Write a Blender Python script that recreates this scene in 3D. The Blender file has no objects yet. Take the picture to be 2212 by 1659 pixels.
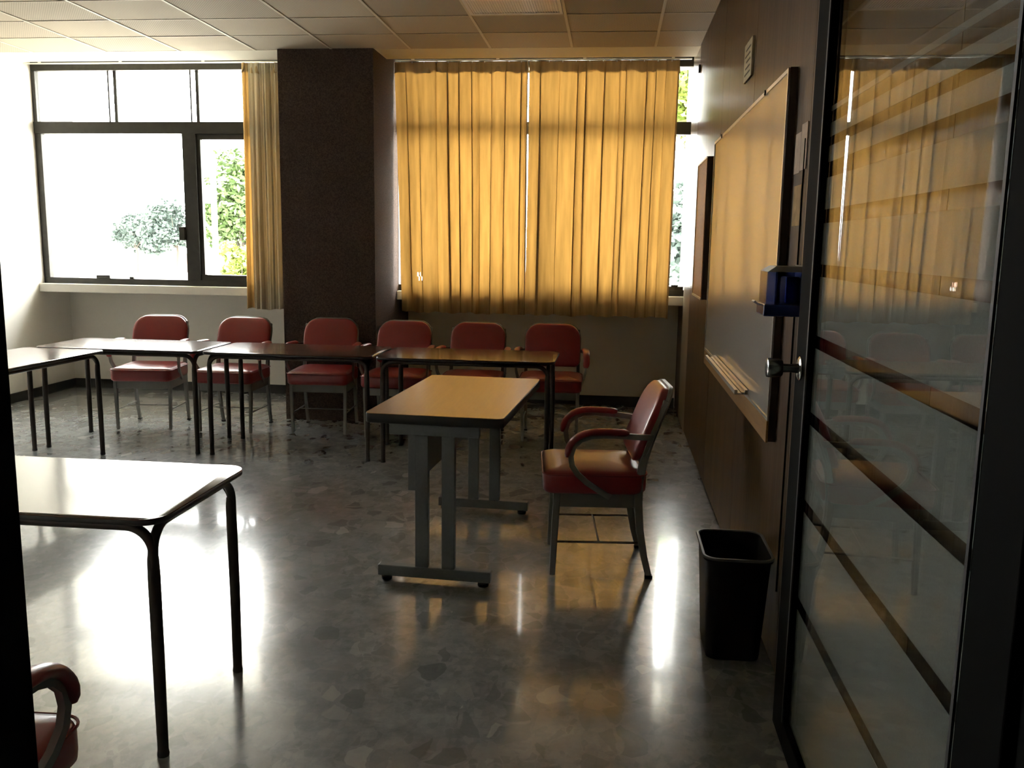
import bpy, bmesh, math, random
from mathutils import Vector, Matrix
rnd = random.Random(7)
S = bpy.context.scene
COL = S.collection
PI = math.pi

# ------------------------------------------------------------------ camera, world, exposure
CAMZ = 1.46
F_PX = 1910.7
pitch, yaw, roll = 0.157885, 0.110203, 0.015223
def cam_axes():
    f = Vector((-math.sin(yaw)*math.cos(pitch), math.cos(yaw)*math.cos(pitch), -math.sin(pitch)))
    r = Vector((math.cos(yaw), math.sin(yaw), 0)); u = r.cross(f)
    return r*math.cos(roll)+u*math.sin(roll), -r*math.sin(roll)+u*math.cos(roll), f
cr_, cu_, cf_ = cam_axes()
cam = bpy.data.objects.new('camera', bpy.data.cameras.new('camera'))
COL.objects.link(cam)
m = Matrix.Identity(4)
for i in range(3):
    m[i][0] = cr_[i]; m[i][1] = cu_[i]; m[i][2] = -cf_[i]
m[2][3] = CAMZ
cam.matrix_world = m
cam.data.sensor_width = 36; cam.data.sensor_fit = 'HORIZONTAL'
cam.data.lens = F_PX/2212*36
cam.data.clip_start = 0.02; cam.data.clip_end = 400
S.camera = cam
S.view_settings.view_transform = 'Standard'
S.view_settings.look = 'None'
S.view_settings.gamma = 1
S.view_settings.use_curve_mapping = False
S.view_settings.exposure = 0.0
S.cycles.max_bounces = 14; S.cycles.diffuse_bounces = 8; S.cycles.glossy_bounces = 6
S.cycles.transparent_max_bounces = 24; S.cycles.transmission_bounces = 8
S.cycles.use_denoising = True
S.cycles.sample_clamp_indirect = 12
S.cycles.caustics_reflective = False

SKY = 34.0
w = bpy.data.worlds.new('overcast_sky'); S.world = w; w.use_nodes = True
bg = w.node_tree.nodes['Background']
bg.inputs[0].default_value = (1.0, 0.985, 0.95, 1); bg.inputs[1].default_value = SKY

# ------------------------------------------------------------------ materials
def lin(r, g, b):
    f = lambda c: ((c/255+0.055)/1.055)**2.4 if c/255 > 0.04045 else c/255/12.92
    return (f(r), f(g), f(b), 1)
def mat(name, col, rough=0.6, metal=0.0, spec=0.5, coat=0.0, coat_rough=0.05, noise=None, bump=None, sheen=0):
    """noise=(scale, amount) colour variation; bump=(scale, strength, stretch)"""
    M = bpy.data.materials.new(name); M.use_nodes = True
    nt = M.node_tree; b = nt.nodes['Principled BSDF']
    c = col if len(col) == 4 else (*col, 1)
    b.inputs['Base Color'].default_value = c
    b.inputs['Roughness'].default_value = rough
    b.inputs['Metallic'].default_value = metal
    b.inputs['Specular IOR Level'].default_value = spec
    b.inputs['Coat Weight'].default_value = coat
    b.inputs['Coat Roughness'].default_value = coat_rough
    tc = nt.nodes.new('ShaderNodeTexCoord')
    if noise:
        n = nt.nodes.new('ShaderNodeTexNoise'); n.inputs['Scale'].default_value = noise[0]; n.inputs['Detail'].default_value = 5
        nt.links.new(tc.outputs['Object'], n.inputs['Vector'])
        r = nt.nodes.new('ShaderNodeMapRange'); r.inputs['From Min'].default_value = .3; r.inputs['From Max'].default_value = .7
        r.inputs['To Min'].default_value = 1-noise[1]; r.inputs['To Max'].default_value = 1+noise[1]
        nt.links.new(n.outputs['Fac'], r.inputs['Value'])
        mx = nt.nodes.new('ShaderNodeVectorMath'); mx.operation = 'SCALE'; mx.inputs[0].default_value = c[:3]
        nt.links.new(r.outputs['Result'], mx.inputs['Scale']); nt.links.new(mx.outputs['Vector'], b.inputs['Base Color'])
    if bump:
        n = nt.nodes.new('ShaderNodeTexNoise'); n.inputs['Scale'].default_value = bump[0]; n.inputs['Detail'].default_value = 6
        mp = nt.nodes.new('ShaderNodeMapping'); mp.inputs['Scale'].default_value = bump[2] if len(bump) > 2 else (1, 1, 1)
        nt.links.new(tc.outputs['Object'], mp.inputs['Vector']); nt.links.new(mp.outputs['Vector'], n.inputs['Vector'])
        bp = nt.nodes.new('ShaderNodeBump'); bp.inputs['Strength'].default_value = bump[1]; bp.inputs['Distance'].default_value = .01
        nt.links.new(n.outputs['Fac'], bp.inputs['Height']); nt.links.new(bp.outputs['Normal'], b.inputs['Normal'])
    return M

def wood(name, c1, c2, axis='Z', scale=14, rough=0.35, coat=0.3, coat_rough=0.15, bump=0.15, spec=.5):
    M = bpy.data.materials.new(name); M.use_nodes = True
    nt = M.node_tree; b = nt.nodes['Principled BSDF']; L = nt.links.new
    geo = nt.nodes.new('ShaderNodeNewGeometry')
    mp = nt.nodes.new('ShaderNodeMapping')
    sc = {'X': (.05, 1, 1), 'Y': (1, .05, 1), 'Z': (1, 1, .05)}[axis]
    mp.inputs['Scale'].default_value = sc
    L(geo.outputs['Position'], mp.inputs['Vector'])
    n = nt.nodes.new('ShaderNodeTexNoise'); n.inputs['Scale'].default_value = scale; n.inputs['Detail'].default_value = 8; n.inputs['Roughness'].default_value = .65
    L(mp.outputs['Vector'], n.inputs['Vector'])
    n2 = nt.nodes.new('ShaderNodeTexNoise'); n2.inputs['Scale'].default_value = scale*9; n2.inputs['Detail'].default_value = 3
    L(mp.outputs['Vector'], n2.inputs['Vector'])
    ad = nt.nodes.new('ShaderNodeMath'); ad.operation = 'ADD'; 
    sc2 = nt.nodes.new('ShaderNodeMath'); sc2.operation = 'MULTIPLY'; sc2.inputs[1].default_value = .35
    L(n2.outputs['Fac'], sc2.inputs[0]); L(n.outputs['Fac'], ad.inputs[0]); L(sc2.outputs[0], ad.inputs[1])
    cr = nt.nodes.new('ShaderNodeValToRGB'); cr.color_ramp.elements[0].position = .45; cr.color_ramp.elements[1].position = .9
    cr.color_ramp.elements[0].color = (*c1, 1); cr.color_ramp.elements[1].color = (*c2, 1)
    L(ad.outputs[0], cr.inputs['Fac']); L(cr.outputs['Color'], b.inputs['Base Color'])
    b.inputs['Roughness'].default_value = rough; b.inputs['Coat Weight'].default_value = coat; b.inputs['Coat Roughness'].default_value = coat_rough; b.inputs['Specular IOR Level'].default_value = spec
    bp = nt.nodes.new('ShaderNodeBump'); bp.inputs['Strength'].default_value = bump; bp.inputs['Distance'].default_value = .004
    L(ad.outputs[0], bp.inputs['Height'])
    if bump: L(bp.outputs['Normal'], b.inputs['Normal'])
    if coat and bump: L(bp.outputs['Normal'], b.inputs['Coat Normal'])
    return M

def glass(name, tint=(1, 1, 1), ior=1.5):
    M = bpy.data.materials.new(name); M.use_nodes = True
    nt = M.node_tree; nt.nodes.clear(); L = nt.links.new
    out = nt.nodes.new('ShaderNodeOutputMaterial')
    tr = nt.nodes.new('ShaderNodeBsdfTransparent'); tr.inputs[0].default_value = (*tint, 1)
    gl = nt.nodes.new('ShaderNodeBsdfGlossy'); gl.inputs['Roughness'].default_value = 0.0
    geo = nt.nodes.new('ShaderNodeNewGeometry')
    mr = nt.nodes.new('ShaderNodeMapRange'); mr.inputs['To Min'].default_value = ior; mr.inputs['To Max'].default_value = 1/ior
    L(geo.outputs['Backfacing'], mr.inputs['Value'])
    fr = nt.nodes.new('ShaderNodeFresnel'); L(mr.outputs['Result'], fr.inputs['IOR'])
    mx = nt.nodes.new('ShaderNodeMixShader')
    L(fr.outputs[0], mx.inputs[0]); L(tr.outputs[0], mx.inputs[1]); L(gl.outputs[0], mx.inputs[2]); L(mx.outputs[0], out.inputs[0])
    return M

def cloth(name, dcol, tcol, fac, weave=900):
    M = bpy.data.materials.new(name); M.use_nodes = True
    nt = M.node_tree; nt.nodes.clear(); L = nt.links.new
    out = nt.nodes.new('ShaderNodeOutputMaterial')
    d = nt.nodes.new('ShaderNodeBsdfDiffuse'); t = nt.nodes.new('ShaderNodeBsdfTranslucent')
    tc = nt.nodes.new('ShaderNodeTexCoord'); n = nt.nodes.new('ShaderNodeTexNoise'); n.inputs['Scale'].default_value = 6; n.inputs['Detail'].default_value = 8
    mp = nt.nodes.new('ShaderNodeMapping'); mp.inputs['Scale'].default_value = (4, 4, .35)
    L(tc.outputs['Object'], mp.inputs[0]); L(mp.outputs[0], n.inputs['Vector'])
    r = nt.nodes.new('ShaderNodeMapRange'); r.inputs['From Min'].default_value = .3; r.inputs['From Max'].default_value = .7; r.inputs['To Min'].default_value = .78; r.inputs['To Max'].default_value = 1.15
    L(n.outputs['Fac'], r.inputs['Value'])
    for sh, c in ((d, dcol), (t, tcol)):
        v = nt.nodes.new('ShaderNodeVectorMath'); v.operation = 'SCALE'; v.inputs[0].default_value = c
        L(r.outputs[0], v.inputs['Scale']); L(v.outputs['Vector'], sh.inputs['Color'])
    mx = nt.nodes.new('ShaderNodeMixShader'); mx.inputs[0].default_value = fac
    L(d.outputs[0], mx.inputs[1]); L(t.outputs[0], mx.inputs[2]); L(mx.outputs[0], out.inputs[0])
    return M

def terrazzo():
    M = bpy.data.materials.new('terrazzo'); M.use_nodes = True
    nt = M.node_tree; b = nt.nodes['Principled BSDF']; L = nt.links.new; N = nt.nodes.new
    geo = N('ShaderNodeNewGeometry')
    warp = N('ShaderNodeTexNoise'); warp.inputs['Scale'].default_value = 5; warp.inputs['Detail'].default_value = 3
    L(geo.outputs['Position'], warp.inputs['Vector'])
    wv = N('ShaderNodeVectorMath'); wv.operation = 'MULTIPLY_ADD'; wv.inputs[1].default_value = (.12, .12, 0)
    L(warp.outputs['Color'], wv.inputs[0]); L(geo.outputs['Position'], wv.inputs[2])
    def chips(scale, thr, edge, sx=1.0):
        mp = N('ShaderNodeMapping'); mp.inputs['Scale'].default_value = (sx, 1, 1); L(wv.outputs[0], mp.inputs[0])
        v = N('ShaderNodeTexVoronoi'); v.inputs['Scale'].default_value = scale; L(mp.outputs[0], v.inputs['Vector'])
        e = N('ShaderNodeTexVoronoi'); e.feature = 'DISTANCE_TO_EDGE'; e.inputs['Scale'].default_value = scale; L(mp.outputs[0], e.inputs['Vector'])
        sep = N('ShaderNodeSeparateColor'); L(v.outputs['Color'], sep.inputs[0])
        g = N('ShaderNodeMath'); g.operation = 'GREATER_THAN'; g.inputs[1].default_value = thr; L(sep.outputs[1], g.inputs[0])
        s = N('ShaderNodeMapRange'); s.inputs['From Min'].default_value = edge; s.inputs['From Max'].default_value = edge+.03; L(e.outputs['Distance'], s.inputs['Value'])
        m_ = N('ShaderNodeMath'); m_.operation = 'MULTIPLY'; L(g.outputs[0], m_.inputs[0]); L(s.outputs[0], m_.inputs[1])
        return m_.outputs[0], sep
    mud = N('ShaderNodeTexNoise'); mud.inputs['Scale'].default_value = 9; mud.inputs['Detail'].default_value = 9; mud.inputs['Roughness'].default_value = .7
    L(geo.outputs['Position'], mud.inputs['Vector'])
    base = N('ShaderNodeValToRGB'); e = base.color_ramp.elements
    e[0].position = .35; e[0].color = (.22, .235, .24, 1); e[1].position = .68; e[1].color = (.40, .415, .41, 1)
    L(mud.outputs['Fac'], base.inputs['Fac'])
    last = base.outputs['Color']
    for sc, thr, ed, sx, ramp in ((26, .45, .06, 1.6, [(.0, (.17, .18, .185)), (.5, (.28, .285, .28)), (1, (.44, .44, .42))]),
                                  (9, .55, .05, 1.5, [(.0, (.12, .13, .135)), (.45, (.22, .23, .235)), (.85, (.34, .345, .34)), (1, (.6, .6, .57))])):
        fac, sep = chips(sc, thr, ed, sx)
        r = N('ShaderNodeValToRGB'); r.color_ramp.elements[0].color = (*ramp[0][1], 1); r.color_ramp.elements[1].color = (*ramp[-1][1], 1)
        for p_, c_ in ramp[1:-1]:
            q = r.color_ramp.elements.new(p_); q.color = (*c_, 1)
        L(sep.outputs[0], r.inputs['Fac'])
        f2 = N('ShaderNodeMath'); f2.operation = 'MULTIPLY'; f2.inputs[1].default_value = .6 if sc < 15 else .4; L(fac, f2.inputs[0])
        mx = N('ShaderNodeMix'); mx.data_type = 'RGBA'; L(f2.outputs[0], mx.inputs['Factor']); L(last, mx.inputs['A']); L(r.outputs['Color'], mx.inputs['B'])
        last = mx.outputs['Result']
    L(last, b.inputs['Base Color'])
    rr = N('ShaderNodeMapRange'); rr.inputs['To Min'].default_value = .13; rr.inputs['To Max'].default_value = .30
    wear = N('ShaderNodeTexNoise'); wear.inputs['Scale'].default_value = 3.2; wear.inputs['Detail'].default_value = 4; L(geo.outputs['Position'], wear.inputs['Vector'])
    L(wear.outputs['Fac'], rr.inputs['Value']); L(rr.outputs[0], b.inputs['Roughness'])
    b.inputs['IOR'].default_value = 1.55
    b.inputs['Coat Weight'].default_value = .6; b.inputs['Coat Roughness'].default_value = .07
    return M

def perforated(name, col, axis):
    M = bpy.data.materials.new(name); M.use_nodes = True
    nt = M.node_tree; b = nt.nodes['Principled BSDF']; L = nt.links.new; N = nt.nodes.new
    tc = N('ShaderNodeTexCoord'); sp = N('ShaderNodeSeparateXYZ'); L(tc.outputs['Object'], sp.inputs[0])
    def dots(o, per):
        a = N('ShaderNodeMath'); a.operation = 'MULTIPLY'; a.inputs[1].default_value = 2*PI/per; L(sp.outputs[o], a.inputs[0])
        s = N('ShaderNodeMath'); s.operation = 'SINE'; L(a.outputs[0], s.inputs[0]); return s.outputs[0]
    m_ = N('ShaderNodeMath'); m_.operation = 'MULTIPLY'
    L(dots(0, .016 if axis else .022), m_.inputs[0]); L(dots(1, .022 if axis else .016), m_.inputs[1])
    g = N('ShaderNodeMapRange'); g.inputs['From Min'].default_value = .45; g.inputs['From Max'].default_value = .8; g.inputs['To Min'].default_value = 1; g.inputs['To Max'].default_value = .35
    L(m_.outputs[0], g.inputs['Value'])
    v = N('ShaderNodeVectorMath'); v.operation = 'SCALE'; v.inputs[0].default_value = col; L(g.outputs[0], v.inputs['Scale']); L(v.outputs[0], b.inputs['Base Color'])
    b.inputs['Roughness'].default_value = .8
    return M

WALLW = mat('white_plaster', (.77, .745, .69), .75, noise=(1.5, .04), bump=(60, .08))
WALLD = mat('corridor_paint', (.10, .10, .10), .8)
FLOOR = terrazzo()
CEIL = mat('ceiling_board', (.60, .54, .43), .85)
CEILP = mat('ceiling_plain', (.72, .68, .56), .8)
TILEA = perforated('ceiling_tile_fine', (.52, .44, .32), 0)
TILEB = perforated('ceiling_tile_coarse', (.44, .37, .27), 1)
TBAR = mat('runner_metal', (.62, .56, .44), .5)
COLM = mat('brown_stucco', (.080, .058, .050), .95, spec=.1, noise=(90, .35), bump=(120, .5))
BASEB = mat('black_vinyl', (.012, .012, .012), .4)
WOODW = wood('wood_veneer', (.045, .024, .010), (.105, .058, .024), 'Z', 9, .42, .13, .16, .5, .15)
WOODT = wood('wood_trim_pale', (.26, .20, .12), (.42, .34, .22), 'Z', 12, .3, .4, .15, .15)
WOODL = wood('wood_backing', (.26, .14, .045), (.42, .24, .085), 'Y', 12, .4, .2, .2, .1)
WOODDK = wood('wood_dark_edge', (.035, .02, .012), (.06, .035, .02), 'Z', 12, .6, .0, .2, .1)
BRONZE = mat('bronze_aluminium', (.030, .028, .024), .42, .5, noise=(20, .2))
BLACKF = mat('black_door_frame', (.010, .010, .010), .7, 0, spec=.02)
GLASS = glass('window_glass', (.97, .985, .98))
DGLASS = glass('door_glass', (.95, .97, .96), 1.52)
FILM = mat('frosted_film', (.36, .375, .36), .8, noise=(300, .08))
WHITEB = mat('whiteboard_enamel', (.42, .41, .40), .4, coat=1.0, coat_rough=.05, spec=.05)
ALU = mat('aluminium', (.62, .62, .60), .3, .9)
CORK = mat('cork', (.42, .20, .07), .6, noise=(60, .25), coat=.2, coat_rough=.3)
REDV = mat('red_vinyl', (.235, .018, .018), .4, spec=.5, coat=.4, coat_rough=.2, noise=(5, .10), bump=(260, .04))
GREYM = mat('grey_painted_steel', (.20, .197, .182), .4, .15, noise=(12, .08))
GREYD = mat('grey_desk_steel', (.15, .165, .168), .45, .2, noise=(80, .06))
RUBBER = mat('black_rubber', (.015, .015, .015), .6)
LAMD = wood('dark_laminate', (.06, .024, .018), (.10, .042, .028), 'X', 8, .16, .35, .08, 0)
LAMW = wood('oak_laminate', (.37, .20, .075), (.46, .255, .10), 'Y', 9, .32, .35, .24, 0)
TLEG = mat('dark_tube_steel', (.035, .027, .022), .35, .4)
EDGE = mat('black_edging', (.012, .012, .014), .4)
CHROME = mat('satin_chrome', (.45, .47, .46), .22, 1.0)
BLUEP = mat('blue_plastic', (.02, .035, .13), .2, coat=.5)
SMOKEP = glass('smoky_blue_plastic', (.50, .56, .80), 1.45)
GREYP = mat('grey_plastic', (.30, .30, .30), .4)
BINP = mat('black_bin_plastic', (.008, .008, .008), .5, spec=.15, bump=(150, .1))
PAPER = mat('paper', (.55, .42, .33), .8, noise=(25, .15))
PAPER2 = mat('faded_paper', (.38, .24, .09), .8, noise=(25, .25))
SIGNP = mat('cream_card', (.50, .44, .30), .7, noise=(30, .15))
INK = mat('ink', (.10, .07, .05), .7)
CURT = cloth('ochre_curtain_cloth', (.46, .33, .17), (.62, .33, .078), .115)
CURTL = cloth('ochre_curtain_cloth_side', (.46, .41, .31), (.62, .345, .085), .02)
HEADB = cloth('curtain_header_tape', (.40, .30, .16), (.3, .2, .1), .01)
FIXT = mat('fixture_white', (.7, .7, .7), .4)
DIFF = mat('prismatic_diffuser', (.80, .82, .90), .35, coat=.3)
LEAF1 = mat('leaf_grey_green', (.055, .078, .066), .6)
LEAF2 = mat('leaf_green', (.06, .10, .026), .6)
LEAF3 = mat('leaf_yellow_green', (.17, .22, .04), .6)
BARK = mat('bark', (.06, .05, .04), .9)
GROUND = mat('pale_paving', (.62, .60, .54), .9, noise=(.4, .2))
POLEW = mat('white_painted_pole', (.55, .55, .52), .5)
BRICKW = mat('pink_render', (.30, .17, .13), .9)

# ------------------------------------------------------------------ helpers
def tag(o, label=None, cat=None, group=None, kind=None):
    if label: o['label'] = label
    if cat: o['category'] = cat
    if group: o['group'] = group
    if kind: o['kind'] = kind
    return o
def empty(name, loc=(0, 0, 0), rz=0, **k):
    o = bpy.data.objects.new(name, None); COL.objects.link(o); o.empty_display_size = .1
    o.location = loc; o.rotation_euler = (0, 0, rz)
    return tag(o, **k)
class MB:
    def __init__(s): s.bm = bmesh.new()
    def box(s, x0, x1, y0, y1, z0, z1):
        v = [s.bm.verts.new((x, y, z)) for z in (z0, z1) for x, y in ((x0, y0), (x1, y0), (x1, y1), (x0, y1))]
        for f in ((3, 2, 1, 0), (4, 5, 6, 7), (0, 1, 5, 4), (1, 2, 6, 5), (2, 3, 7, 6), (3, 0, 4, 7)):
            s.bm.faces.new([v[i] for i in f])
        return s
    def loops(s, rings, cap0=True, cap1=True, closed=True):
        R = [[s.bm.verts.new(p) for p in r] for r in rings]
        n = len(R[0])
        for a, b in zip(R, R[1:]):
            for i in range(n if closed else n-1):
                j = (i+1) % n
                try: s.bm.faces.new((a[i], a[j], b[j], b[i]))
                except ValueError: pass
        if cap0: s.bm.faces.new(R[0][::-1])
        if cap1: s.bm.faces.new(R[-1])
        return s
    def sweep(s, path, w, d, side, scales=None, n=4):
        """rect (n=4) or round profile along path; w across 'side', d across the other"""
        path = [Vector(p) for p in path]; rings = []
        for i, p in enumerate(path):
            t = (path[min(i+1, len(path)-1)]-path[max(i-1, 0)]).normalized()
            sd = Vector(side); sd = (sd-t*sd.dot(t)).normalized(); nn = t.cross(sd)
            k = scales[i] if scales else 1
            if n == 4: pr = [(-.5, -.5), (.5, -.5), (.5, .5), (-.5, .5)]
            else: pr = [(.5*math.cos(2*PI*a/n), .5*math.sin(2*PI*a/n)) for a in range(n)]
            rings.append([p+sd*(a*w*k)+nn*(b*d*k) for a, b in pr])
        return s.loops(rings)
    def lathe(s, pts, c=(0, 0, 0), axis='Z', n=24):
        rings = []
        for r, h in pts:
            ring = []
            for i in range(n):
                a = 2*PI*i/n; x, y = r*math.cos(a), r*math.sin(a)
                v = {'Z': (x, y, h), 'X': (h, x, y), 'Y': (x, h, y)}[axis]
                ring.append(Vector(v)+Vector(c))
            rings.append(ring)
        return s.loops(rings)
    def obj(s, name, mt, parent=None, smooth=False, bevel=0, seg=2, kind=None, label=None):
        bmesh.ops.recalc_face_normals(s.bm, faces=s.bm.faces)
        me = bpy.data.meshes.new(name); s.bm.to_mesh(me); s.bm.free()
        me.materials.append(mt)
        if smooth:
            for p in me.polygons: p.use_smooth = True
            me.set_sharp_from_angle(angle=math.radians(45))
        o = bpy.data.objects.new(name, me); COL.objects.link(o)
        if parent: o.parent = parent
        if bevel:
            b = o.modifiers.new('bevel', 'BEVEL'); b.width = bevel; b.segments = seg; b.limit_method = 'ANGLE'
        return tag(o, label=label, kind=kind)
def box(name, mt, x0, x1, y0, y1, z0, z1, parent=None, bevel=0, **k):
    return MB().box(x0, x1, y0, y1, z0, z1).obj(name, mt, parent, bevel=bevel, **k)
def rrect(wd, dp, r, n=6, radii=None):
    """rounded rectangle outline, corners order: +x+y, -x+y, -x-y, +x-y"""
    R = radii or (r, r, r, r); out = []
    for (sx, sy, a0), q in zip(((1, 1, 0), (-1, 1, 90), (-1, -1, 180), (1, -1, 270)), R):
        q = max(q, .0005)
        for i in range(n+1):
            a = math.radians(a0+90*i/n)
            out.append((sx*(wd/2-q)+q*math.cos(a), sy*(dp/2-q)+q*math.sin(a)))
    return out
def slab(wd, dp, z0, z1, r, edge=0.0, n=6, c=(0, 0)):
    m_ = MB(); rings = []
    for ins, z in ((edge, z0), (0, z0+edge), (0, z1-edge), (edge, z1)) if edge else ((0, z0), (0, z1)):
        rings.append([(c[0]+x, c[1]+y, z) for x, y in rrect(wd-2*ins, dp-2*ins, max(r-ins, .001), n)])
    return m_.loops(rings)
def cushion(wd, dp, h, r, crown, radii=None, under=.012):
    m_ = MB(); rings = []
    for ins, z in ((under, 0), (.002, h*.10), (0, h*.3), (0, h*.72), (.004, h*.86), (.013, h*.96), (.03, h+crown*.12), (.07, h+crown*.55), (.12, h+crown*.85), (.17, h+crown)):
        ins = min(ins, min(wd, dp)/2-.02)
        rd = [max(q-ins*.6, .008) for q in (radii or (r,)*4)]
        rings.append([(x, y, z) for x, y in rrect(wd-2*ins, dp-2*ins, r, 6, rd)])
    return m_.loops(rings)
def copy_tree(o, parent=None):
    c = o.copy(); COL.objects.link(c)
    if parent: c.parent = parent
    for ch in list(o.children): copy_tree(ch, c)
    return c

# ------------------------------------------------------------------ room shell
XL, XR = -5.222, .595
YF, YT, YW, YB = .93, 6.959, 7.705, 8.08      # front wall, end of ceiling tiles, window plane, lower back wall
ZC = 2.918
SILL = 1.04
floor = box('floor', FLOOR, -5.5, 3.0, -2.0, 8.3, -.12, 0)
tag(floor, 'grey polished terrazzo floor with large stone chips', 'floor', kind='structure')
wl = MB().box(XL-.2, XL, .84, 8.3, 0, 3.25).obj('wall_left', WALLW)
tag(wl, 'white plastered side wall left of the big window', 'wall', kind='structure')
wf = MB().box(XL-.2, -.95, .84, .93, 0, 3.25).box(-.95, .70, .84, .93, 2.36, 3.25).obj('wall_front', WALLW)
tag(wf, 'doorway wall nearest the viewer, mostly outside the picture', 'wall', kind='structure')
# back wall: low wall under the sills, wall above the window heads, piers
wb = MB().box(XL-.2, .9, YB, YB+.15, 0, SILL-.06).box(XL-.2, .9, 7.705, YB+.15, 3.0, 3.25).obj('wall_back', WALLW)
tag(wb, 'pale low wall below the windows behind the row of chairs', 'wall', kind='structure')
pier = box('column', COLM, -2.638, -1.876, YT-.033, YB-.005, 0, ZC+.1)
tag(pier, 'dark brown stucco column between the two curtained windows', 'column', kind='structure')
# right wall: backing + veneer panels
wr = MB().box(XR+.02, XR+.25, 1.2, 8.3, 0, 3.25).obj('wall_right', WOODDK)
tag(wr, 'wood panelled wall carrying the whiteboard', 'wall', kind='structure')
ys = [1.2, 1.70, 2.92, 4.14, 5.36, 6.92]
for a, b in zip(ys, ys[1:]):
    box('wood_panel', WOODW, XR, XR+.018, a+.002, b-.002, .025, 3.2, wr)
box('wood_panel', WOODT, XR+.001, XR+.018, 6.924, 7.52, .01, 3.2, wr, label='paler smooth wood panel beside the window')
box('wood_panel', WOODW, XR+.006, XR+.018, 7.524, YB, .01, .97, wr)
box('hook', BRONZE, XR-.012, XR, 6.90, 6.94, 2.72, 2.78, wr, bevel=.004)
# baseboards
tag(box('baseboard_back', BASEB, XL, -2.64, YB-.012, YB, 0, .085), 'black skirting along the back wall left of the column', 'baseboard', kind='structure')
tag(box('baseboard_back', BASEB, -1.874, XR, YB-.012, YB, 0, .085), 'black skirting along the back wall right of the column', 'baseboard', kind='structure')
tag(box('baseboard_left', BASEB, XL, XL+.012, YF, YB-.012, 0, .085), 'black skirting along the white left wall', 'baseboard', kind='structure')
# ceiling
ce = MB().box(XL-.2, .9, .84, YT, ZC+.02, 3.25).obj('ceiling', CEIL)
tag(ce, 'suspended ceiling of beige perforated tiles', 'ceiling', kind='structure')
TW, TD = .618, .486
gx = -1.590
proto = {}
for key, mt in (('a', TILEA), ('b', TILEB)):
    me = MB().box(-TW/2+.004, TW/2-.004, -TD/2+.004, TD/2-.004, 0, .012)
    o = me.obj('ceiling_tile', mt); proto[key] = o.data; bpy.data.objects.remove(o)
i0 = -6; FIX = (1, [2, 3])     # column index and rows of the light fixture
for k in range(13):
    y = YT-TD*(k+.5)
    for i in range(i0, 4):
        if i == 1 and k in (2, 3): continue
        if y-TD/2 < YF-.4: continue
        xa, xb = gx+i*TW, gx+(i+1)*TW
        if xa > XR-.02 or xb < XL+.02: continue
        xm = (xa+xb)/2
        o = bpy.data.objects.new('ceiling_tile', proto['a' if (i+k) % 2 else 'b']); COL.objects.link(o); o.parent = ce
        o.location = (xm, y, ZC+rnd.uniform(0, .002))
        if xb > XR:   # cut tile at the right wall
            o.data = MB().box(-TW/2+.004, XR-.002-xm, -TD/2+.004, TD/2-.004, 0, .012).obj('cut', TILEA if (i+k) % 2 else TILEB).data
            bpy.data.objects.remove(bpy.data.objects['cut'])
        if xa < XL:
            o.data = MB().box(XL+.002-xm, TW/2-.004, -TD/2+.004, TD/2-.004, 0, .012).obj('cut', TILEA if (i+k) % 2 else TILEB).data
            bpy.data.objects.remove(bpy.data.objects['cut'])
for i in range(-5, 5):
    x = gx+i*TW
    if XL < x < XR: box('runner', TBAR, x-.009, x+.009, YF, YT, ZC-.004, ZC-.0005, ce)
for k in range(1, 12):
    y = YT-TD*k
    if k == 3:
        box('cross_runner', TBAR, XL+.002, gx+TW-.010, y-.004, y+.004, ZC-.003, ZC-.0006, ce)
        box('cross_runner', TBAR, gx+2*TW+.010, XR-.002, y-.004, y+.004, ZC-.003, ZC-.0006, ce)
    else: box('cross_runner', TBAR, XL+.002, XR-.002, y-.004, y+.004, ZC-.003, ZC-.0006, ce)
# plain border and curtain pocket in front of the windows
bd = MB().box(XL-.2, -2.64, YT, 7.33, ZC+.0, 3.25).box(-1.874, XR+.02, YT, 7.33, ZC+.0, 3.25).obj('trim_1', CEILP)
tag(bd, 'plain pale ceiling border between the tiles and the curtain recess', 'ceiling border', kind='structure')
pk = MB().box(XL-.2, .9, 7.33, 7.705, 3.06, 3.25).obj('trim_2', CEILP)
tag(pk, 'pale recess above the curtains where the rail hides', 'curtain recess', kind='structure')
# sills
for n, (xa, xb, lb) in enumerate(((XL, -2.64, 'white painted sill under the uncovered left window'), (-1.874, XR+.018, 'white painted sill behind the closed ochre curtains'))):
    o = box('trim_%d' % (n+3), WALLW, xa, xb, 7.62, YB+.1, .955, SILL-.008, bevel=.006)
    tag(o, lb, 'window sill', kind='structure')

# ------------------------------------------------------------------ windows
def bar(p, x0, x1, z0, z1, y0=7.70, y1=7.76, name='frame_bar', mt=None):
    return box(name, mt or BRONZE, x0, x1, y0, y1, z0, z1, p, bevel=.003)
def pane(p, x0, x1, z0, z1, y=7.735):
    return box('pane', GLASS, x0, x1, y, y+.004, z0, z1, p)
def window(n, xa, xb, label):
    r = empty('window_%d' % n, ((xa+xb)/2, 7.73, SILL)); tag(r, label, 'window', kind='structure')
    W = lambda o: o
    def P(fn, *a, **k):
        o = fn(None, *a, **k); o.parent = r; o.matrix_parent_inverse = Matrix.Translation(-Vector(r.location)); return o
    P(bar, xa, xb, 2.915, 3.0, name='head_rail')
    P(bar, xa, xb, 2.372, 2.475, name='transom', y0=7.69)
    P(bar, xa, xb, SILL-.008, 1.085, name='bottom_rail')
    return r, P
w1, P = window(1, XL, -2.64, 'wide bronze framed window showing white daylight and trees')
P(bar, XL, XL+.06, 1.085, 2.372, name='jamb_bar')
P(bar, XL, XL+.035, 2.475, 2.915, name='jamb_bar')
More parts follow.
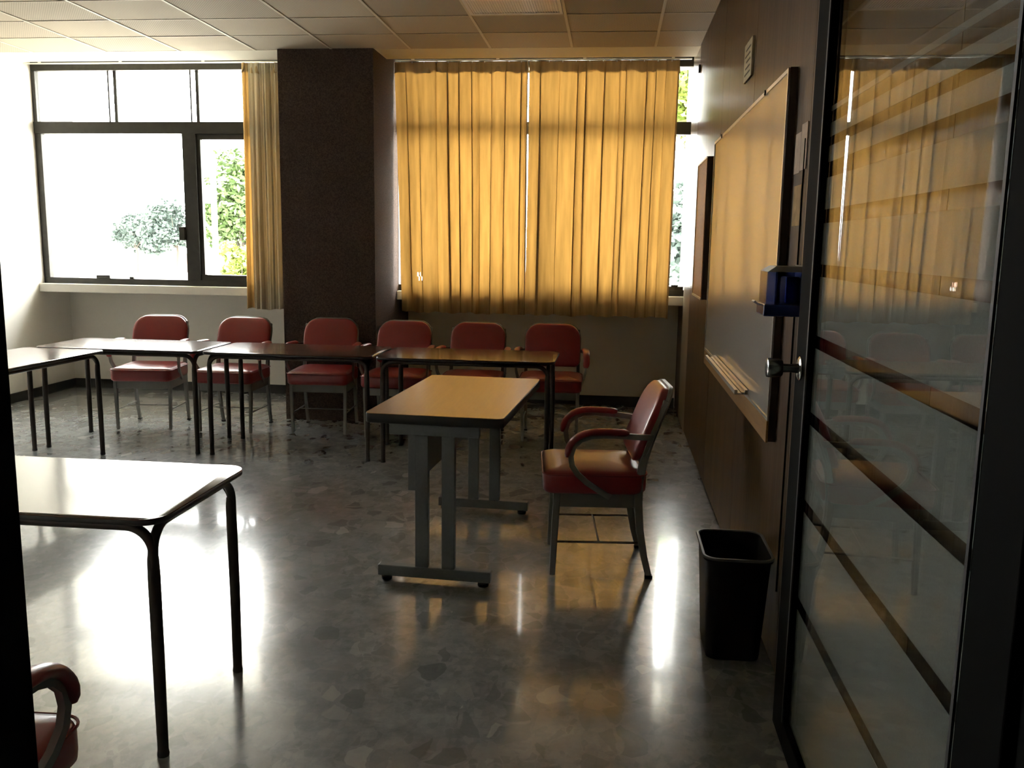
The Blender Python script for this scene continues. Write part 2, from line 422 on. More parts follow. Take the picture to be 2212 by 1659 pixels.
for x in (-4.50, -3.735):
    P(bar, x-.010, x+.002, 2.475, 2.915, 7.715, 7.73, name='glazing_bar'); P(bar, x+.036, x+.064, 2.475, 2.915, 7.73, 7.745, name='glazing_bar')
P(bar, -3.825, -3.70, 1.085, 2.372, name='mullion', y0=7.69)
P(bar, -3.70, -2.64, 2.325, 2.372, name='sash_rail', y0=7.71)
P(bar, -3.70, -2.64, 1.085, 1.135, name='sash_rail', y0=7.71)
P(bar, -3.70, -3.665, 1.135, 2.325, name='sash_stile', y0=7.71)
P(bar, -3.875, -3.825, 1.44, 1.56, 7.665, 7.70, name='latch')
P(bar, -4.70, -4.57, 1.085, 1.115, 7.685, 7.71, name='stop'); P(bar, -4.38, -4.34, 1.085, 1.105, 7.685, 7.71, name='stop')
for a, b, c, d in ((XL+.06, -3.825, 1.085, 2.372), (-3.665, -2.64, 1.135, 2.325), (XL+.035, -4.50, 2.475, 2.915), (-4.47, -3.735, 2.475, 2.915), (-3.70, -2.64, 2.475, 2.915)):
    P(pane, a, b, c, d)
w2, P = window(2, -1.876, XR+.018, 'bronze framed window hidden behind the closed curtains')
P(bar, -1.90, -1.872, 1.085, 2.915, name='jamb_bar')
P(bar, -.66, -.56, 1.085, 2.372, name='mullion', y0=7.70)
P(bar, -.66, XR+.01, 1.085, 1.115, name='sash_rail', y0=7.70)
P(bar, .50, .56, 1.115, 1.128, 7.69, 7.71, name='stop')
for a, b, c, d in ((-1.872, -.66, 1.085, 2.372), (-.56, XR+.018, 1.115, 2.372), (-1.872, -.62, 2.475, 2.915), (-.60, XR+.018, 2.475, 2.915)):
    P(pane, a, b, c, d)
for x in (-.61,): P(bar, x-.008, x+.008, 2.475, 2.915, 7.715, 7.73, name='glazing_bar')
# outer wall continuing beyond the window sides
# ------------------------------------------------------------------ curtains
def curtain_mesh(x0, x1, z0, z1, nf, amp, seed, y=7.583, holes=(), flare=0.0, hem=.006, ov=1.0, fa=.5):
    """cloth hung in flat runs with a tight S-fold between them; flare = how much wider it is at the hem"""
    R = random.Random(seed); W = x1-x0
    wd = [R.uniform(.45, 1.7) for _ in range(nf)]; s = sum(wd); cum = [0]
    for q in wd: cum.append(cum[-1]+q/s)
    Q = [R.choice((.003, .006, .012, .018, .026, .032))*ov for _ in range(nf)]     # width of the S-fold overlap
    A = [R.uniform(.2, 1.0) for _ in range(nf)]; T = [R.uniform(-1, 1) for _ in range(nf)]; D = [R.uniform(-1, 1) for _ in range(nf)]
    n1, n2 = 16, 12
    cols = []
    for k in range(nf):
        for i in range(n1): cols.append((k, 0, i/n1))
        for i in range(n2): cols.append((k, 1, i/n2))
    cols.append((nf-1, 1, 1.0))
    nz = 60; bm = bmesh.new(); G = []
    for j in range(nz+1):
        t = j/nz; z = z1+(z0-z1)*t; row = []
        for k, ph, u in cols:
            fw = W*(cum[k+1]-cum[k]); q = Q[k]*(.55+.6*t+.25*math.sin(3*t+D[k]*4)); q = min(max(q, .002), fw*.35)
            xa = x0+W*cum[k]; run = fw+q*.5 if ph == 0 else 0
            if ph == 0:
                xx = xa-q*.25*0+ (fw+q*0.5)*u
                yy = amp*A[k]*(.45+.55*t)*math.sin(PI*u)*(.3 if k % 3 == 1 else -1.2) + .004*math.sin(7*u+T[k]*5+2*t) + .0012*math.sin(13*u+D[k]*9)
                yy += -.006*(1-abs(2*u-1))**.5*(T[k])
            else:
                xx = xa+fw+q*.5*(1-u) - q*.5*math.sin(2*PI*u)*.9
                yy = -(q*.28+.003)*math.sin(PI*u)*math.cos(PI*u)*2
            xx += flare*((xx-x0)/W-fa)*t + .010*D[k]*t*math.sin(PI*((xx-x0)/W)) + .003*math.sin(4*t+k)
            zz = z + (hem*math.sin(xx*23+seed)+hem*.6*math.sin(xx*61)) * t**3
            row.append(bm.verts.new((xx, min(y+yy, 7.612), zz)))
        G.append(row)
    for a, b in zip(G, G[1:]):
        for i in range(len(cols)-1):
            c = (a[i].co+b[i+1].co)/2
            if any((c.x-hx)**2+((c.z-hz)*.5)**2 < hr*hr for hx, hz, hr in holes): continue
            bm.faces.new((a[i], b[i], b[i+1], a[i+1]))
    m_ = MB(); m_.bm.free(); m_.bm = bm
    return m_
def curtain(name, x0, x1, nf, amp, seed, mt, label, z0=.855, z1=2.942, **k):
    t = empty(name, ((x0+x1)/2, 7.575, z0)); tag(t, label, 'curtain', 'curtains in front of the windows')
    inv = Matrix.Translation(-Vector(t.location))
    c = curtain_mesh(x0, x1, z0, z1, nf, amp, seed, **k).obj('cloth', mt, smooth=True)
    h = curtain_mesh(x0, x1, z1-.088, z1+.002, nf, amp, seed, y=k.get('y', 7.583)+.01, ov=k.get('ov', 1), flare=0).obj('header_band', HEADB, smooth=True)
    if mt is CURTL:
        c.data.materials.append(CURT)
        for p in c.data.polygons:
            if p.center.x < x0+.055: p.material_index = 1
    for o in (c, h): o.parent = t; o.matrix_parent_inverse = inv
    hk = MB()
    for i in range(nf): x = x0+(x1-x0)*(i+.5)/nf; hk.box(x-.004, x+.004, 7.576, 7.582, z1-.010, z1+.003)
    o = hk.obj('hooks', ALU, kind='stuff'); o.parent = t; o.matrix_parent_inverse = inv
    return t
R2 = random.Random(3)
holes = [(-1.655+R2.uniform(-.022, .022), 1.145+R2.uniform(-.06, .06), R2.uniform(.004, .006)) for _ in range(10)]
curtain('curtain', -1.873, -.750, 11, .030, 11, CURT, 'left panel of the closed ochre curtains, right of the column', holes=holes, flare=-.06, fa=1)
curtain('curtain', -.736, .480, 11, .030, 25, CURT, 'right panel of the closed ochre curtains, next to the wood wall', flare=-.02, fa=0)
curtain('curtain', -3.20, -2.672, 16, .040, 5, CURTL, 'ochre curtain drawn aside against the left side of the column', flare=.02, ov=.8, z0=.85, y=7.565)
for x0, x1, lb in ((XL+.02, -2.65, 'thin silver curtain rail above the left window'), (-1.865, XR-.01, 'thin silver curtain rail above the closed ochre curtains')):
    r = empty('curtain_rail', ((x0+x1)/2, 7.582, 2.947)); tag(r, lb, 'curtain rail')
    o = box('rail', ALU, x0, x1, 7.574, 7.590, 2.947, 2.959, bevel=.003); o.parent = r; o.matrix_parent_inverse = Matrix.Translation(-Vector(r.location))
    for q in range(4):
        x = x0+.15+(x1-x0-.3)*q/3
        o = box('bracket', ALU, x-.012, x+.012, 7.578, 7.588, 2.959, 3.06); o.parent = r; o.matrix_parent_inverse = Matrix.Translation(-Vector(r.location))

# ------------------------------------------------------------------ ceiling light
t = empty('ceiling_light', (gx+1.5*TW, YT-3*TD, ZC-.03)); tag(t, 'unlit recessed fluorescent ceiling light with ribbed diffuser', 'light')
inv = Matrix.Translation(-Vector(t.location))
xa, xb = gx+TW+.012, gx+2*TW-.012; ya, yb = YT-4*TD+.01, YT-2*TD-.055
parts = [MB().box(xa, xb, ya, ya+.03, ZC-.012, ZC+.01).box(xa, xb, yb-.03, yb, ZC-.012, ZC+.01).box(xa, xa+.02, ya+.03, yb-.03, ZC-.012, ZC+.01).box(xb-.02, xb, ya+.03, yb-.03, ZC-.012, ZC+.01).obj('frame', FIXT),
         box('diffuser', DIFF, xa+.02, xb-.02, ya+.03, yb-.03, ZC-.004, ZC+.002)]
rb = MB(); n = 34
for i in range(n):
    x = xa+.022+(xb-xa-.044)*(i+.5)/n; rb.box(x-.003, x+.003, ya+.032, yb-.032, ZC-.010, ZC-.004)
parts.append(rb.obj('ribs', DIFF, kind='stuff'))
parts.append(box('filler_strip', CEILP, xa, xb, yb, YT-2*TD-.006, ZC-.002, ZC+.008))
for o in parts: o.parent = t; o.matrix_parent_inverse = inv

# ------------------------------------------------------------------ things on the wood wall
t = empty('whiteboard', (XR, 4.25, .76)); tag(t, 'long whiteboard with metal rim on the wood wall', 'whiteboard')
def PW(o, t=t):
    o.parent = t; o.matrix_parent_inverse = Matrix.Translation(-Vector(t.location)); return o
X0 = .566
PW(box('backing_board', WOODDK, X0+.004, XR-.001, 3.165, 5.36, .775, 2.055))
PW(box('writing_surface', WHITEB, X0, X0+.004, 3.175, 5.35, .862, 2.038))
PW(box('bottom_ledge', WOODL, X0-.004, X0+.004, 3.17, 5.355, .770, .850, bevel=.001))
PW(MB().box(X0-.004, X0+.001, 3.16, 5.36, 2.038, 2.052).box(X0-.004, X0+.001, 3.16, 5.36, .850, .862).box(X0-.004, X0+.001, 3.16, 3.172, .862, 2.038).box(X0-.004, X0+.001, 5.348, 5.36, .862, 2.038).obj('rim', ALU))
for y in (3.62, 5.0): PW(MB().lathe([(.010, X0-.008), (.010, X0-.003)], (0, y, 2.045), 'X', 12).obj('screw', BRONZE, smooth=True))
t2 = MB()
for i, (dx, dz) in enumerate(((0, 0), (-.014, .0), (-.028, .0), (-.042, .0))):
    t2.box(X0-.004+dx-.012, X0-.004+dx, 3.62, 4.78, .868+dz, .874+dz+(.012 if i in (0, 3) else .003*(i % 2)))
PW(t2.obj('marker_tray', ALU))
# cork board
t = empty('notice_board', (XR, 5.9, 1.13)); tag(t, 'amber framed notice board on the wood wall, nearer the window than the whiteboard', 'notice board')
PW(box('board_body', WOODDK, .557, XR-.001, 5.62, 6.22, 1.13, 2.0), t)
PW(box('board_face', CORK, .552, .557, 5.632, 6.208, 1.142, 1.988), t)
PW(MB().box(.549, .553, 5.62, 6.22, 1.128, 1.142).box(.549, .553, 6.208, 6.22, 1.142, 1.988).box(.549, .553, 5.62, 6.22, 1.988, 2.0).obj('rim', ALU), t)
# plaque
t = empty('plaque', (XR, 4.31, 2.215)); tag(t, 'small cream plaque high on the wood wall above the whiteboard', 'sign')
PW(box('card', SIGNP, XR-.012, XR-.001, 4.20, 4.43, 2.215, 2.385, bevel=.002), t)
ln = MB()
for q in range(5):
    ln.box(XR-.0128, XR-.012, 4.235+.01*(q % 2), 4.40-.02*((q*7) % 3), 2.24+q*.027, 2.248+q*.027)
PW(ln.obj('print', INK), t)
# papers
t = tag(box('notice_sheet', PAPER, XR-.003, XR-.0005, 3.03, 3.12, 1.70, 1.83), 'narrow pinkish paper strip left of the other strip beside the whiteboard edge', 'notice', 'paper strips beside the whiteboard')
t = tag(box('notice_sheet', PAPER, XR-.004, XR-.0005, 2.935, 3.022, 1.705, 1.85), 'wider pinkish paper strip nearest the door beside the whiteboard', 'notice', 'paper strips beside the whiteboard')
t = tag(box('notice_sheet', PAPER2, XR-.003, XR-.0005, 2.98, 3.10, 1.53, 1.66), 'faded amber paper below the pinkish strips beside the whiteboard', 'notice', 'paper strips beside the whiteboard')
t = tag(MB().sweep([(XR-.004, 2.955, 1.80), (XR-.004, 2.957, 1.5), (XR-.004, 2.952, 1.3), (XR-.004, 2.955, .3)], .006, .006, (0, 1, 0), n=8).obj('cord', BLACKF, smooth=True), 'thin black cord running down the wood wall beside the papers', 'cord')
# soap dispenser
t = empty('soap_dispenser', (XR, 2.87, 1.245)); tag(t, 'blue translucent liquid dispenser on the wood wall behind the door edge', 'dispenser')
PW(box('back_plate', GREYP, .582, XR-.001, 2.80, 2.95, 1.25, 1.405, bevel=.004), t)
PW(MB().box(.478, .582, 2.81, 2.815, 1.285, 1.385).box(.478, .582, 2.935, 2.94, 1.285, 1.385).box(.474, .478, 2.81, 2.94, 1.285, 1.385).obj('tank', SMOKEP), t)
PW(box('liquid', BLUEP, .535, .578, 2.83, 2.925, 1.286, 1.37, bevel=.006, label='darker blue liquid inside the tank'), t)
PW(box('base', BLUEP, .468, .582, 2.805, 2.945, 1.248, 1.285, bevel=.005), t)
PW(MB().loops([[(.474, 2.805, 1.385), (.584, 2.805, 1.385), (.584, 2.945, 1.385), (.474, 2.945, 1.385)], [(.500, 2.812, 1.402), (.584, 2.812, 1.402), (.584, 2.938, 1.402), (.500, 2.938, 1.402)]]).obj('lid', GREYP), t)
PW(MB().sweep([(.47, 2.875, 1.28), (.455, 2.875, 1.284), (.446, 2.875, 1.292)], .05, .006, (0, 1, 0)).obj('push_lever', GREYP), t)

# ------------------------------------------------------------------ glass door (open, lying along the wood wall)
DX = .537
dr = empty('door_1', (DX+.02, 1.16, 0)); tag(dr, 'open glass door with black frame and frosted stripes on the right', 'door', kind='structure')
def PD(o): return PW(o, dr)
DT = 2.30
PD(box('stile', BLACKF, DX, DX+.045, 2.475, 2.62, .012, DT, bevel=.003))
PD(box('stile', BLACKF, DX, DX+.045, 1.16, 1.312, .012, DT, bevel=.003))
PD(box('rail', BLACKF, DX, DX+.045, 1.312, 2.475, .012, .09, bevel=.003))
PD(box('rail', BLACKF, DX, DX+.045, 1.312, 2.475, 2.19, DT, bevel=.003))
PD(MB().box(DX-.004, DX, 2.463, 2.475, .09, 2.19).box(DX-.004, DX, 1.312, 1.322, .09, 2.19).obj('glazing_gasket', RUBBER))
PD(box('pane', DGLASS, DX+.012, DX+.018, 1.312, 2.475, .09, 2.19))
film = [(.09, .435), (.472, .730), (.768, .975), (1.013, 1.182), (1.225, 1.385), (1.418, 1.522), (1.565, 1.643), (1.686, 1.724), (1.748, 1.784), (1.812, 1.826), (1.85, 1.87)]
film = [(.09, .440), (.477, .7285), (.764, .977), (1.013, 1.190), (1.225, 1.383), (1.416, 1.525), (1.561, 1.643), (1.683, 1.724), (1.748, 1.783), (1.813, 1.826)]
for a, b in film:
    PD(box('frosted_stripe', FILM, DX+.0185, DX+.0195, 1.314, 2.473, a, b))
kn = PD(MB().lathe([(.030, DX-.006), (.034, DX-.003), (.034, DX)], (0, 2.555, 1.122), 'X').obj('handle', CHROME, smooth=True))
for args in (dict(n='neck', pts=[(.013, DX-.050), (.012, DX-.03), (.014, DX-.006)]), dict(n='knob', pts=[(.022, DX-.094), (.027, DX-.092), (.028, DX-.088), (.026, DX-.055), (.022, DX-.05)])):
    o = MB().lathe(args['pts'], (0, 2.555, 1.122), 'X').obj(args['n'], CHROME, smooth=True)
    o.parent = kn
for z in (.25, 1.15, 2.05): PD(MB().lathe([(.009, -.05), (.009, .05)], (DX+.02, 1.155, z), 'Z', 12).obj('hinge', BLACKF, smooth=True))
# door frame
df = MB().box(-.945, -.889, .84, 1.215, 0, 2.36).box(.55, .70, .84, 1.15, 0, 2.36).box(-.889, .55, .84, 1.15, 2.31, 2.36).obj('trim_5', BLACKF, bevel=.004)
tag(df, 'black door frame, its left jamb standing along the left edge of the view', 'door frame', kind='structure')
# corridor the camera stands in
cw = MB().box(-3.2, -3.0, -2.0, .84, 0, 3.25).box(2.4, 2.6, -2.0, 1.2, 0, 3.25).box(-3.2, 2.6, -2.2, -2.0, 0, 3.25).box(.70, 2.6, 1.0, 1.2, 0, 3.25).obj('wall_corridor', WALLD)
tag(cw, 'dark corridor walls behind the viewer, outside the picture', 'wall', kind='structure')
cc = box('trim_6', WALLD, -3.2, 2.6, -2.2, .84, 2.6, 2.7)
tag(cc, 'dark corridor ceiling above the viewer, outside the picture', 'ceiling', kind='structure')

# ------------------------------------------------------------------ waste bin
t = empty('waste_bin', (.472, 3.165, 0)); tag(t, 'black rectangular waste bin standing against the wood wall by the door', 'waste bin')
H = .385; rings = []
def rr2(wd, dp, r, z): return [(x, y, z) for x, y in rrect(wd, dp, r, 6)]
mb = MB()
mb.loops([rr2(.185, .255, .035, .0), rr2(.19, .26, .04, .008), rr2(.228, .318, .045, H-.012), rr2(.242, .332, .05, H-.012), rr2(.246, .336, .052, H-.006), rr2(.242, .332, .05, H),
          rr2(.226, .316, .045, H), rr2(.220, .310, .044, H-.012), rr2(.184, .254, .036, .012)])
o = mb.obj('bin_body', BINP, smooth=True); o.parent = t
o = MB().loops([rr2(.247, .337, .052, H-.004), rr2(.250, .340, .053, H+.001), rr2(.246, .336, .052, H+.005), rr2(.232, .322, .048, H+.005), rr2(.228, .318, .046, H+.001)], False, False).obj('rim', mat('bin_rim', (.10, .10, .10), .35), smooth=True); o.parent = t
t.rotation_euler.z = 0

# ------------------------------------------------------------------ tables
def make_table(L, Wd, H=.712):
    t = empty('table')
    slab(L, Wd, H-.004, H, .065, .001, 8).obj('tabletop', LAMD, t, smooth=True)
    slab(L+.002, Wd+.002, H-.018, H-.004, .066, .002, 8).obj('edge_band', EDGE, t, smooth=True)
    ix, iy = L/2-.042, Wd/2-.045
    zr = H-.034; r = .075; D = .027
    for sy in (-1, 1):
        MB().sweep([(-ix+r, sy*iy, zr), (0, sy*iy, zr), (ix-r, sy*iy, zr)], D, D, (0, 1, 0), n=12).obj('rail', TLEG, t, smooth=True)
    for sx in (-1, 1):
        MB().sweep([(sx*ix, -iy+r, zr), (sx*ix, 0, zr), (sx*ix, iy-r, zr)], D, D, (1, 0, 0), n=12).obj('rail', TLEG, t, smooth=True)
    for sx in (-1, 1):
        for sy in (-1, 1):
            m_ = MB(); o = .0115
            pa = [(sx*(ix-r+r*math.sin(a)), sy*iy, zr-r+r*math.cos(a)) for a in [math.radians(q) for q in range(0, 91, 10)]]
            pb = [(sx*ix, sy*(iy-r+r*math.sin(a)), zr-r+r*math.cos(a)) for a in [math.radians(q) for q in range(0, 91, 10)]]
            for p in (pa, pb):
                ins = (-sx*o*.0, 0, 0)
                p += [(sx*ix, sy*iy, zr-r-.06), (sx*ix, sy*iy, .3), (sx*ix, sy*iy, .008)]
                m_.sweep(p, D, D, (0, 1, 0) if p is pa else (1, 0, 0), n=12)
            m_.sweep([(sx*(ix-.004), sy*(iy-.004), zr-r+.015), (sx*(ix-.003), sy*(iy-.003), zr-r-.02), (sx*(ix-.002), sy*(iy-.002), zr-r-.07), (sx*ix, sy*iy, .3), (sx*ix, sy*iy, .008)], .034, .034, (0, 1, 0), scales=[.7, .95, 1.02, 1, .9], n=14)
            lg = m_.obj('leg', TLEG, t, smooth=True)
            f = MB().lathe([(.016, 0), (.017, .006), (.015, .02)], (sx*ix, sy*iy, 0), n=12).obj('foot_cap', RUBBER, smooth=True); f.parent = lg
    return t
tp = make_table(1.175, .60)
G = 'dark topped tables with black tube legs'
specs = [(-2.135, 5.895, 0, 'dark table in the far row, second from its right end, before the brown column'),
         (-.937, 5.885, 0, 'dark table at the right end of the far row, nearest the wood wall'),
         (-3.335, 5.905, 0, 'dark table at the left corner of the far row, pale with window light'),
         (-3.680, 4.985, math.radians(87.6), 'dark table joining the far row at a right angle beside the left wall'),
         (-1.775, 2.46, 0, 'large looking table in the left foreground with a glaring white reflection')]
for i, (x, y, rz, lb) in enumerate(specs):
    o = tp if i == 0 else copy_tree(tp)
    o.location = (x, y, 0); o.rotation_euler.z = rz; tag(o, lb, 'table', G)

# ------------------------------------------------------------------ teacher's desk
t = empty('desk', (-.695, 4.135, 0), math.radians(-3.2)); tag(t, 'oak topped desk with black edge and grey steel legs in mid room', 'desk')
DL, DW, DH = 1.13, .60, .742
slab(DW-.004, DL-.004, DH-.002, DH, .028, 0, 6).obj('desktop', LAMW, t, smooth=True)
slab(DW, DL, DH-.042, DH-.002, .03, .003, 6).obj('edging', EDGE, t, smooth=True)
for s in (-1, 1):
    yc = s*(DL/2-.035)
    y0, y1 = yc-.016, yc+.016
    off = 0
    fr = empty('leg_frame'); fr.parent = t
    box('crossbar', GREYD, -.195, .195, y0, y1, DH-.092, DH-.042, fr, bevel=.003)
    for x in (-.055, .062): box('upright', GREYD, x-.029, x+.029, y0+.002, y1-.002, .066, DH-.092, fr, bevel=.003)
    box('foot_bar', GREYD, -.25, .25, y0-.006, y1+.006, .020, .068, fr, bevel=.004)
    for x in (-.215, .215): MB().lathe([(.022, 0), (.024, .004), (.024, .014), (.016, .02)], (x, yc, 0), n=16).obj('glide', RUBBER, fr, smooth=True)
mp_ = MB().box(-.122, -.116, -DL/2+.053, DL/2-.053, .40, DH-.04).box(-.122, -.085, -DL/2+.051, -DL/2+.055, .40, DH-.09).box(-.122, -.085, DL/2-.055, DL/2-.051, .40, DH-.09)
mp_.obj('modesty_panel', GREYD, t)

# ------------------------------------------------------------------ chairs
def bend_back(o, z0):
    """map a flat cushion (x across, y up, z forward) to the leaning curved back"""
    for v in o.data.vertices:
        x, yv, zf = v.co
        zz = z0+yv
        lean = .205+(zz-.60)*.36+(zz-.60)**2*.15
        curve = .22*x*x
        v.co = (x, lean-.012-curve*1.0-zf+ .0, zz)
def make_chair():
    t = empty('armchair')
    # frame
    for s in (-1, 1):
        MB().sweep([(s*.198, -.213, .006), (s*.203, -.207, .2), (s*.206, -.200, .39)], .022, .030, (1, 0, 0), scales=[.85, 1.0, 1.12]).obj('leg', GREYM, t, bevel=.003)
        pts = [(.215, .006), (.190, .10), (.168, .22), (.156, .34), (.156, .43), (.170, .52), (.196, .61), (.228, .70), (.262, .80)]
        lg = MB().sweep([(s*(.198+.004*min(z/.4, 1)), y, z) for y, z in pts], .022, .032, (1, 0, 0), scales=[.85, .95, 1.05, 1.15, 1.15, 1.05, 1, .9, .8]).obj('leg', GREYM, t, bevel=.003)
        for a, (yy, ln) in ((lg, (.215, .036)),):
            f = box('foot_cap', RUBBER, s*.198-.012, s*.198+.012, yy-.016, yy+.016, 0, .012); f.parent = a
        # apron side + stretcher
    m_ = MB().box(-.212, .212, -.212, -.196, .322, .387).box(-.212, -.196, -.196, .165, .322, .387).box(.196, .212, -.196, .165, .322, .387).box(-.196, .196, .15, .165, .322, .387)
    m_.obj('seat_frame', GREYM, t, bevel=.003)
    m_ = MB()
    for s in (-1, 1): m_.sweep([(s*.200, -.205, .160), (s*.200, .178, .160)], .011, .011, (1, 0, 0), n=8)
    m_.sweep([(-.2, -.01, .160), (.2, -.01, .160)], .009, .009, (0, 1, 0), n=8)
    m_.obj('stretcher', GREYM, t, smooth=True)
    # seat
    st = cushion(.462, .455, .098, .055, .018, radii=(.07, .07, .05, .05)).obj('seat', REDV, t, smooth=True)
    for v in st.data.vertices: v.co.z += .385; v.co.y -= .035
    m_ = MB(); ring = rrect(.466, .459, .055, 6, (.07, .07, .05, .05)); 
    pts = [(x, y-.035, .398+.072) for x, y in ring]; pts.append(pts[0])
    wl_ = MB().sweep(pts, .007, .007, (0, 0, 1), n=6).obj('welt', REDV, smooth=True); wl_.parent = st
    # back
    ct = cushion(.425, .315, .042, .09, .014, radii=(.105, .105, .045, .045), under=.004).obj('backrest', REDV, t, smooth=True)
    bend_back(ct, .685)
    m_ = MB(); rings = []
    for ins, z in ((.0, .004), (.0, -.012), (.012, -.022)):
        rings.append([(x, y, z) for x, y in rrect(.437-2*ins, .325-2*ins, .1, 6, (.11, .11, .05, .05))])
    sh = m_.loops(rings).obj('back_shell', GREYM, t, smooth=True); bend_back(sh, .685)
    # arms
    for s in (-1, 1):
        yz = [(.205, .640), (.15, .646), (.08, .652), (.0, .655), (-.06, .652), (-.105, .636), (-.136, .605), (-.147, .565), (-.140, .520), (-.115, .480), (-.075, .442), (-.025, .408), (.03, .372)]
        xs = [.212, .238, .250, .257, .260, .261, .261, .260, .256, .248, .237, .226, .217]
        path = [(s*x, y, z) for x, (y, z) in zip(xs, yz)]
        a = MB().sweep(path, .016, .024, (1, 0, 0), scales=[1, 1, 1, 1, 1, 1, 1, 1, 1, 1, 1, 1.05, 1.1]).obj('armrest', GREYM, t, smooth=True)
        pp = [(s*x, y, z) for x, (y, z) in zip([.247, .251, .257, .260, .261, .261, .260], [(.10, .665), (.06, .668), (.0, .670), (-.065, .667), (-.115, .649), (-.150, .612), (-.164, .560)])]
        # finer curve
        fine = []
        for i in range(len(pp)-1):
            for q in range(3):
                u = q/3; p0, p1, p2, p3 = [Vector(pp[max(0, min(len(pp)-1, i+d))]) for d in (-1, 0, 1, 2)]
                fine.append(.5*((2*p1)+(-p0+p2)*u+(2*p0-5*p1+4*p2-p3)*u*u+(-p0+3*p1-3*p2+p3)*u**3))
        fine.append(Vector(pp[-1]))
        sc = [.55, .85]+[1]*(len(fine)-4)+[.9, .6]
        pd = MB().sweep(fine, .050, .030, (1, 0, 0), scales=sc, n=14).obj('arm_pad', REDV, smooth=True); pd.parent = a
    return t
ch = make_chair()
G2 = 'red vinyl armchairs with grey metal frames'
cs = [(-3.555, 6.50, 8, 'red armchair behind the corner table, leftmost of the back row'),
      (-2.890, 6.52, 1, 'red armchair in the back row, second from the left, below the drawn-aside curtain'),
      (-2.195, 6.60, 4, 'red armchair in the back row directly in front of the brown column'),
      (-1.600, 6.55, 0, 'red armchair in the back row at the right edge of the brown column'),
      (-1.020, 6.56, 0, 'red armchair under the left closed curtain, second from the right'),
      (-.435, 6.62, 2, 'red armchair at the right end of the back row nearest the wood wall'),
      (-.030, 3.974, -90+5.5, 'red armchair standing alone behind the oak desk, seen from its side'),
      (-1.283, 1.336, 180+2, 'red armchair in the near left corner, mostly cut off by the door jamb')]
for i, (x, y, rz, lb) in enumerate(cs):
    o = ch if i == 0 else copy_tree(ch)
    o.location = (x, y, 0); o.rotation_euler.z = math.radians(rz); tag(o, lb, 'chair', G2)

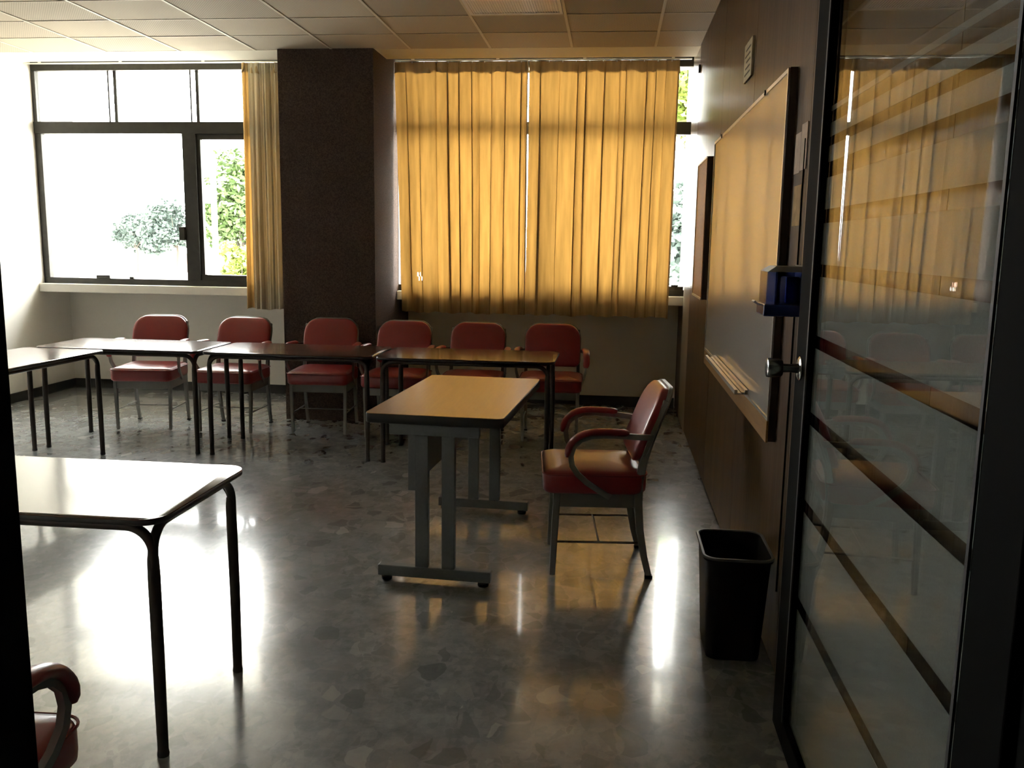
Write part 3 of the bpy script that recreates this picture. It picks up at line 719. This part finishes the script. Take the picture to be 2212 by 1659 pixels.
# ------------------------------------------------------------------ outside
tag(box('trim_7', WALLW, -7, 3, YB+.15, 9.0, 3.13, 3.3), 'concrete eave above the windows outside, not visible from inside', 'eave', kind='structure')
GZ = -1.0
g = MB().box(-120, 80, 8.6, 160, GZ-.3, GZ).obj('ground', GROUND); tag(g, 'bright pale paved ground outside the windows', 'ground', kind='structure')
def tree(x, y, h, rx, rz_, mt, n, label, seed, trunk=.18, cz=None, leaf=.11):
    R = random.Random(seed); t = empty('tree', (x, y, GZ)); tag(t, label, 'tree', 'trees outside the windows')
    H0 = h-GZ; cz = cz if cz is not None else H0-rz_
    MB().sweep([(0, 0, 0), (.1, 0, cz*.5), (-.05, .05, cz)], trunk, trunk, (1, 0, 0), scales=[1.2, .9, .5], n=10).obj('trunk', BARK, t, smooth=True)
    br = MB()
    for q in range(5):
        a = q*1.26; br.sweep([(0, 0, cz*.6), (math.cos(a)*rx*.3, math.sin(a)*rx*.3, cz*.9), (math.cos(a)*rx*.6, math.sin(a)*rx*.6, cz+rz_*.3)], trunk*.4, trunk*.4, (0, 1, .1), scales=[1, .7, .3], n=6)
    br.obj('branches', BARK, t, smooth=True)
    bm = bmesh.new()
    cl = []
    for _ in range(26):
        d = Vector((R.gauss(0, 1), R.gauss(0, 1), R.gauss(0, 1))).normalized()*R.uniform(.2, .85)
        cl.append((Vector((d.x*rx, d.y*rx, cz+d.z*rz_)), R.uniform(.2, .42)*rx))
    for _ in range(n):
        c, r = R.choice(cl); d = Vector((R.gauss(0, 1), R.gauss(0, 1), R.gauss(0, .8))).normalized()*r*R.uniform(.5, 1)
        p = c+d; s = leaf*R.uniform(.6, 1.4)
        a = Vector((R.uniform(-1, 1), R.uniform(-1, 1), R.uniform(-.6, .6))).normalized(); b = a.cross(Vector((R.uniform(-1, 1), R.uniform(-1, 1), R.uniform(-1, 1)))).normalized()
        vs = [bm.verts.new(p+a*s*i+b*s*.55*j) for i, j in ((-1, 0), (-.2, 1), (1, .1), (-.1, -1))]
        bm.faces.new(vs)
    m_ = MB(); m_.bm.free(); m_.bm = bm; me = bpy.data.meshes.new('crown'); bm.to_mesh(me); bm.free(); me.materials.append(mt)
    o = bpy.data.objects.new('crown', me); COL.objects.link(o); o.parent = t; o['kind'] = 'stuff'
    return t
tree(-12.9, 30, 4.3, 2.1, 2.0, LEAF2, 9000, 'green tree seen in the narrow right pane of the left window', 1)
tree(-11.7, 27.3, 1.9, 1.2, 1.2, LEAF3, 4500, 'bright lime shrub below the green tree, beside the drawn-aside curtain', 2, cz=1.3, leaf=.10)
tree(-26.5, 52, 4.0, 2.3, 1.9, LEAF1, 15000, 'grey green tree left of the window mullion, seen through the large pane', 3, leaf=.14)
tree(-33.6, 60, 3.3, 2.2, 1.5, LEAF1, 11000, 'lower grey green tree left of the taller one, seen through the large pane', 4, leaf=.14)
tree(2.1, 22, 7.5, 2.6, 2.6, LEAF3, 9000, 'yellow green tree seen above in the slit beside the wood wall', 5)
tree(1.7, 19, 2.9, 1.5, 1.3, LEAF1, 4500, 'pale grey green tree seen low in the slit beside the wood wall', 6)
t = empty('lamp_post', (-11.35, 24.6, GZ)); tag(t, 'white post with a white box outside the narrow right window pane', 'post')
MB().sweep([(0, 0, 0), (0, 0, 4.6)], .16, .16, (1, 0, 0), n=12).obj('pole', POLEW, t, smooth=True)
box('sign_box', POLEW, -.55, -.08, -.08, .08, 3.45, 3.95, t)
MB().sweep([(-.5, 0, 3.2), (-.05, 0, 2.6)], .07, .07, (0, 1, 0), n=8).obj('brace', POLEW, t, smooth=True)
t = tag(box('boundary_wall', BRICKW, -60, -8, 62, 62.3, GZ, .35), 'low pinkish wall far outside beyond the grey green trees', 'wall')
